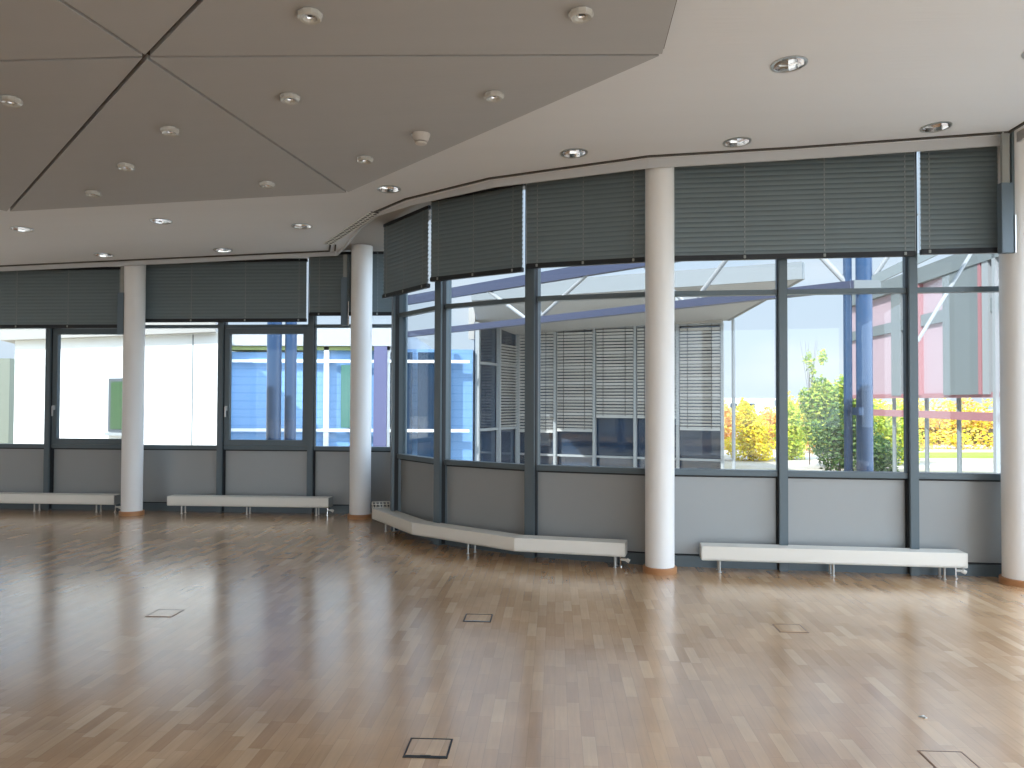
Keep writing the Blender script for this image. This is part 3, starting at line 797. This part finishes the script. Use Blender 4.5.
# ------------------------------------------------------------------ red building on the right, modelled solid though it partly looks like a reflection
rb = thing('red_building', 'pale red clad building raised on posts with grey bands, seen partly as a reflection in the right windows', 'building', (11,18,-.6))
def radd(m, nm, mt):
    o = m.build(nm, mt, None, origin=(11,18,-.6)); o.parent = rb; o.location = (0,0,0)
R0, R1_ = Vector((9.45,21.8)), Vector((8.85,13.6))
rd = (R1_-R0).normalized(); rn = Vector((-rd.y, rd.x))  # rn points to +x
radd(MB().prism([tuple(R0), tuple(R1_), tuple(R1_+Vector((7,0))), tuple(R0+Vector((7,0)))], f(1.80), f(4.35)), 'clad_wall', M['pink'])
RL = (R1_-R0).length
def rs(u0, u1, z0, z1, t_, nm, mt, sh=0): radd(MB().seg(R0+rd*u0, R0+rd*u1, z0, z1, t_, shift=sh), nm, mt)
rs(-.1, RL+.1, 4.28, 4.62, .25, 'roof_band', M['greyc'])
rs(-.1, RL+.1, 3.33, 3.58, .12, 'grey_band', M['greyc'])
rs(-.1, RL+.1, 1.74, 1.84, .12, 'bottom_edge', M['pinkd'])
rs(3.0, 3.5, 1.8, 4.5, .16, 'grey_joint', M['greyc'])
rs(5.65, 7.05, 1.8, 4.5, .2, 'grey_pier', M['greyc'])
rs(4.25, 4.55, 1.8, 4.5, .2, 'red_trim', M['pinkd']); rs(7.05, 7.15, 1.8, 4.5, .2, 'red_trim', M['pinkd'])
rs(7.2, 7.42, 1.8, 4.5, .2, 'white_pier', M['mull']); rs(7.6, 7.7, -.6, 4.5, .25, 'white_pier', M['mull'])
for u in (.5, 2.6, 4.35, 5.8, 7.3): 
    p = R0+rd*u+Vector((.15,0)); radd(MB().rod((p.x, p.y, -.62), (p.x, p.y, 1.78), .045, 12), 'post', M['greyc'])
rs(-.1, RL, 1.30, 1.46, .08, 'rail', M['pinkd'], -.0)

# ------------------------------------------------------------------ planting and town
def foliage(mb_, c, r, n__, s, shell=.55):
    for _ in range(n__):
        while True:
            v = Vector((random.uniform(-1,1), random.uniform(-1,1), random.uniform(-1,1)))
            if shell < v.length < 1: break
        k = 1+.18*math.sin(7*v.x+3*v.z)+.12*math.sin(11*v.y+5*v.x)
        p = Vector((c[0]+v.x*r[0]*k, c[1]+v.y*r[1]*k, c[2]+v.z*r[2]*k))
        a = Vector((random.gauss(0,1), random.gauss(0,1), random.gauss(0,1))).normalized(); b = a.orthogonal().normalized()
        l = s*random.uniform(.7,1.3); w_ = l*.55
        vs = [p-a*l, p+b*w_, p+a*l, p-b*w_]
        mb_.bm.faces.new([mb_.bm.verts.new(q) for q in vs])
def tree(name, label, cat, base, blobs, leafm, n__, s, trunk=(.06, 1.0), group=None):
    t = thing(name, label, cat, base, group)
    m = MB()
    for (c, r, share) in blobs: foliage(m, c, r, int(n__*share), s, 0.25)
    bmesh_ = m.bm; me = bpy.data.meshes.new('foliage'); bmesh_.to_mesh(me); bmesh_.free(); me.materials.append(M[leafm])
    o = bpy.data.objects.new('foliage', me); C.objects.link(o); o.parent = t
    m = MB(); m.rod((0,0,0), (0,0,trunk[1]), trunk[0], 10, trunk[0]*.6)
    for k in range(5):
        a_ = k*1.3; m.rod((0,0,trunk[1]*.7), (.3*math.cos(a_), .3*math.sin(a_), trunk[1]*1.35), trunk[0]*.4, 6, trunk[0]*.15)
    m.build('trunk', M['bark'], t)
    return t
G = -.62
tree('young_tree', 'narrow yellow young tree left of the window post, right of the blinds wing', 'tree', (9.15,30,G), [((-.2,0,1.7),(.38,.4,.6),.3), ((.1,0,1.1),(.65,.6,.75),.35), ((0.05,0,.5),(1.0,.7,.55),.35)], 'l_yel', 4200, .075)
tree('young_tree', 'slim lime green young tree just right of the window post', 'tree', (10.95,30.6,G), [((0,0,1.6),(.42,.4,.65),.35), ((.0,0,.8),(.62,.5,.9),.65)], 'l_lime', 3400, .075)
tree('bushy_tree', 'tall green bushy tree left of the blue steel column', 'tree', (11.0,26.8,G), [((-.3,0,2.2),(.75,.6,.82),.3), ((.5,0,2.25),(.75,.6,.8),.25), ((-.15,0,1.3),(.85,.7,.8),.3), ((.5,0,1.2),(.85,.6,.9),.3)], 'l_green', 11000, .075)
tree('dark_bush', 'dark green bush at the foot of the tall green tree', 'bush', (10.2,24.3,G), [((.15,0,1.0),(.95,.5,1.05),1)], 'l_dark', 3600, .065, (.04,.6))
tree('sapling', 'thin leafy sapling twig rising above the tall green tree', 'sapling', (10.75,28.2,G), [((0,0,3.75),(.2,.2,.35),.4), ((.5,0,3.9),(.18,.2,.33),.35), ((.15,0,3.2),(.14,.12,.35),.25)], 'l_green', 260, .065, (.02,3.3))
tree('hedge_bush', 'yellow green bush right of the blue steel column, under the red building', 'bush', (13.75,28.2,G), [((-.5,0,1.1),(.75,.7,1.15),.5), ((.3,0,1.1),(.75,.7,1.2),.5)], 'l_lime', 4200, .075, (.04,.6))
tree('dark_bush', 'dark green bush right of the foot of the blue steel column', 'bush', (12.1,25.6,G), [((0,0,.5),(.6,.5,.65),1)], 'l_dark', 1600, .065, (.04,.4))
tree('orange_shrub', 'orange autumn shrub between the two slim young trees', 'bush', (13.3,34.5,G), [((0,0,1.25),(.55,.5,1.2),1)], 'l_orange', 1800, .08, (.04,.6))
tree('orange_shrub', 'orange autumn shrub behind the yellow young tree', 'bush', (10.9,38,G), [((-.6,0,1.1),(.8,.8,1.15),.5), ((1.6,0,.9),(.9,.7,1.0),.5)], 'l_orange', 3600, .09, (.04,.6))
tree('dark_bush', 'grey green bush directly behind the corner of the blinds wing', 'bush', (7.2,20.2,G), [((0,0,.3),(.25,.5,.35),1)], 'l_dark', 300, .05, (.03,.2)) if False else None
t = thing('vine_hedge', 'long golden yellow vine hedge on the bank behind the red building posts', 'hedge', (26,42,G))
m = MB()
for k in range(16): foliage(m, (-11+k*1.6, random.uniform(-.5,.5), 1.25), (1.25,.9,1.35), 800, .11, .3)
for k in range(14): foliage(m, (-8+k*1.5, -4, .35), (1.2,.9,.6), 260, .10, .3)
me = bpy.data.meshes.new('foliage'); m.bm.to_mesh(me); m.bm.free(); me.materials.append(M['l_orange']); me.materials.append(M['l_yel'])
for p in me.polygons: p.material_index = 1 if (p.index//60) % 2 else 0
o = bpy.data.objects.new('foliage', me); C.objects.link(o); o.parent = t
t2 = thing('orange_hedge', 'long low orange hedge far behind the yellow young tree', 'hedge', (26,62,G))
m = MB()
for k in range(16): foliage(m, (-10+k*1.5, 0, .6), (1.3,.9,.75), 420, .13, .3)
me = bpy.data.meshes.new('foliage'); m.bm.to_mesh(me); m.bm.free(); me.materials.append(M['l_orange'])
o = bpy.data.objects.new('foliage', me); C.objects.link(o); o.parent = t2
MB().box((1,.0,.3), (24,.3,.6)).build('earth_bank', M['bark'], t2)
MB().box((1,.2,.45), (26,.3,.9)).build('earth_bank', M['bark'], t)
# grass strip
gs = MB().prism([(14,31.5), (40,33), (40,35.2), (14,34)], f(G), f(G+.08)).build('grass_strip', leafy('grass', [srgb(170,186,90), srgb(196,204,110)]), None)
tag(gs, 'strip of lime green grass in front of the vine hedge', 'grass', kind='stuff')

def house(name, label, x0, x1, y, z1, wall, roof, kind=0):
    t = thing(name, label, 'building', ((x0+x1)/2, y, G)); w = x1-x0; h = z1-G
    MB().box((0,0,h/2), (w,8,h)).build('wall', wall, t)
    if kind: MB().prism([(-w/2-.3,-4.4), (w/2+.3,-4.4), (w/2+.3,4.4), (-w/2-.3,4.4)], lambda x, y: h, lambda x, y: h+.15+.9*(1-abs(y)/4.4)).build('roof', roof, t)
    else: MB().box((0,0,h+.15), (w+.5,8.5,.3)).build('roof', roof, t)
    for k in range(max(2, int(w/3))):
        MB().box((-w/2+1.2+k*(w-2)/max(1, int(w/3)-.0), -4.02, h*.6), (1.1,.08,.9)).build('window', M['wing_glass'], t)
house('town_house', 'white flat roofed building on the horizon beside the wing corner', 33, 44, 135, 1.9, M['farw'], M['white'])
house('town_house', 'grey white warehouse on the horizon above the yellow tree', 38, 49, 105, 1.3, M['greyc'], M['farw'])
house('town_house', 'red roofed house on the horizon right of the window post', 50, 58, 119, 1.2, M['farw'], M['roof_t'], 1)
house('town_house', 'red roofed house on the horizon left of the tall green tree', 61, 70, 152, 1.5, M['farw'], M['roof_t'], 1)
house('town_house', 'low orange roofed house on the horizon behind the orange shrub', 36, 43, 88, .6, M['farw'], M['roof_t'], 1)

# ------------------------------------------------------------------ sky, sun, camera
w = bpy.data.worlds.new('sky'); bpy.context.scene.world = w; w.use_nodes = True; nt = w.node_tree; nt.nodes.clear(); L = nt.links
out = nt.nodes.new('ShaderNodeOutputWorld'); bg = nt.nodes.new('ShaderNodeBackground'); L.new(bg.outputs[0], out.inputs[0])
tc = N(nt, 'ShaderNodeTexCoord'); nrm = N(nt, 'ShaderNodeVectorMath', operation='NORMALIZE'); L.new(tc.outputs['Generated'], nrm.inputs[0])
sp = N(nt, 'ShaderNodeSeparateXYZ'); L.new(nrm.outputs[0], sp.inputs[0])
cr = N(nt, 'ShaderNodeValToRGB'); el = cr.color_ramp.elements
tt = [(0, (.70,.80,.88,1)), (.08, (.66,.78,.90,1)), (.3, (.62,.77,.93,1)), (1, (.55,.70,.92,1))]
while len(el) < 4: el.new(.5)
for e, (p_, c_) in zip(el, tt): e.position = p_; e.color = c_
L.new(sp.outputs[2], cr.inputs[0])
mp = N(nt, 'ShaderNodeMapping'); mp.inputs['Scale'].default_value = (1.5,1.5,6); L.new(nrm.outputs[0], mp.inputs[0])
nz = N(nt, 'ShaderNodeTexNoise', Scale=2.2, Detail=6); L.new(mp.outputs[0], nz.inputs['Vector'])
mr = N(nt, 'ShaderNodeMapRange'); mr.inputs[1].default_value = .52; mr.inputs[2].default_value = .72; mr.inputs[3].default_value = 0; mr.inputs[4].default_value = .7
L.new(nz.outputs[0], mr.inputs[0])
mx = N(nt, 'ShaderNodeMix', data_type='RGBA'); mx.inputs[7].default_value = (.86,.90,.94,1); L.new(mr.outputs[0], mx.inputs[0]); L.new(cr.outputs[0], mx.inputs[6])
# brighter sky added high behind and right of the camera to light the room
SUN = Vector((-.62,-.62,.80)).normalized()
dt = N(nt, 'ShaderNodeVectorMath', operation='DOT_PRODUCT'); L.new(nrm.outputs[0], dt.inputs[0]); dt.inputs[1].default_value = Vector((.72,-.50,.48)).normalized()
g = N(nt, 'ShaderNodeMapRange'); g.inputs[1].default_value = 0.0; g.inputs[2].default_value = 1.0; g.inputs[3].default_value = .98; g.inputs[4].default_value = 5.4
L.new(dt.outputs['Value'], g.inputs[0]); L.new(mx.outputs[2], bg.inputs[0]); L.new(g.outputs[0], bg.inputs[1])
sd = bpy.data.lights.new('sun', 'SUN'); sd.energy = 5.4; sd.angle = .01; sd.color = (1,.995,.985)
so = bpy.data.objects.new('sun', sd); C.objects.link(so); so.rotation_euler = SUN.to_track_quat('Z', 'Y').to_euler()

cd = bpy.data.cameras.new('camera'); cam = bpy.data.objects.new('camera', cd); C.objects.link(cam)
cd.sensor_width = 36; cd.lens = 780/1024*36; cd.clip_start = .05; cd.clip_end = 1000
cam.matrix_world = Matrix.Translation((0,0,1.65)) @ Matrix.Rotation(PI/2+math.atan(16.6/780), 4, 'X') @ Matrix.Rotation(.0037, 4, 'Z')
sc = bpy.context.scene; sc.camera = cam
sc.view_settings.view_transform = 'Standard'; sc.view_settings.look = 'None'; sc.view_settings.gamma = 1; sc.view_settings.use_curve_mapping = False
sc.view_settings.exposure = 0.45
sc.cycles.max_bounces = 10; sc.cycles.diffuse_bounces = 6; sc.cycles.transparent_max_bounces = 24; sc.cycles.use_denoising = True
sc.cycles.sample_clamp_indirect = 6; sc.cycles.caustics_reflective = False; sc.cycles.caustics_refractive = False
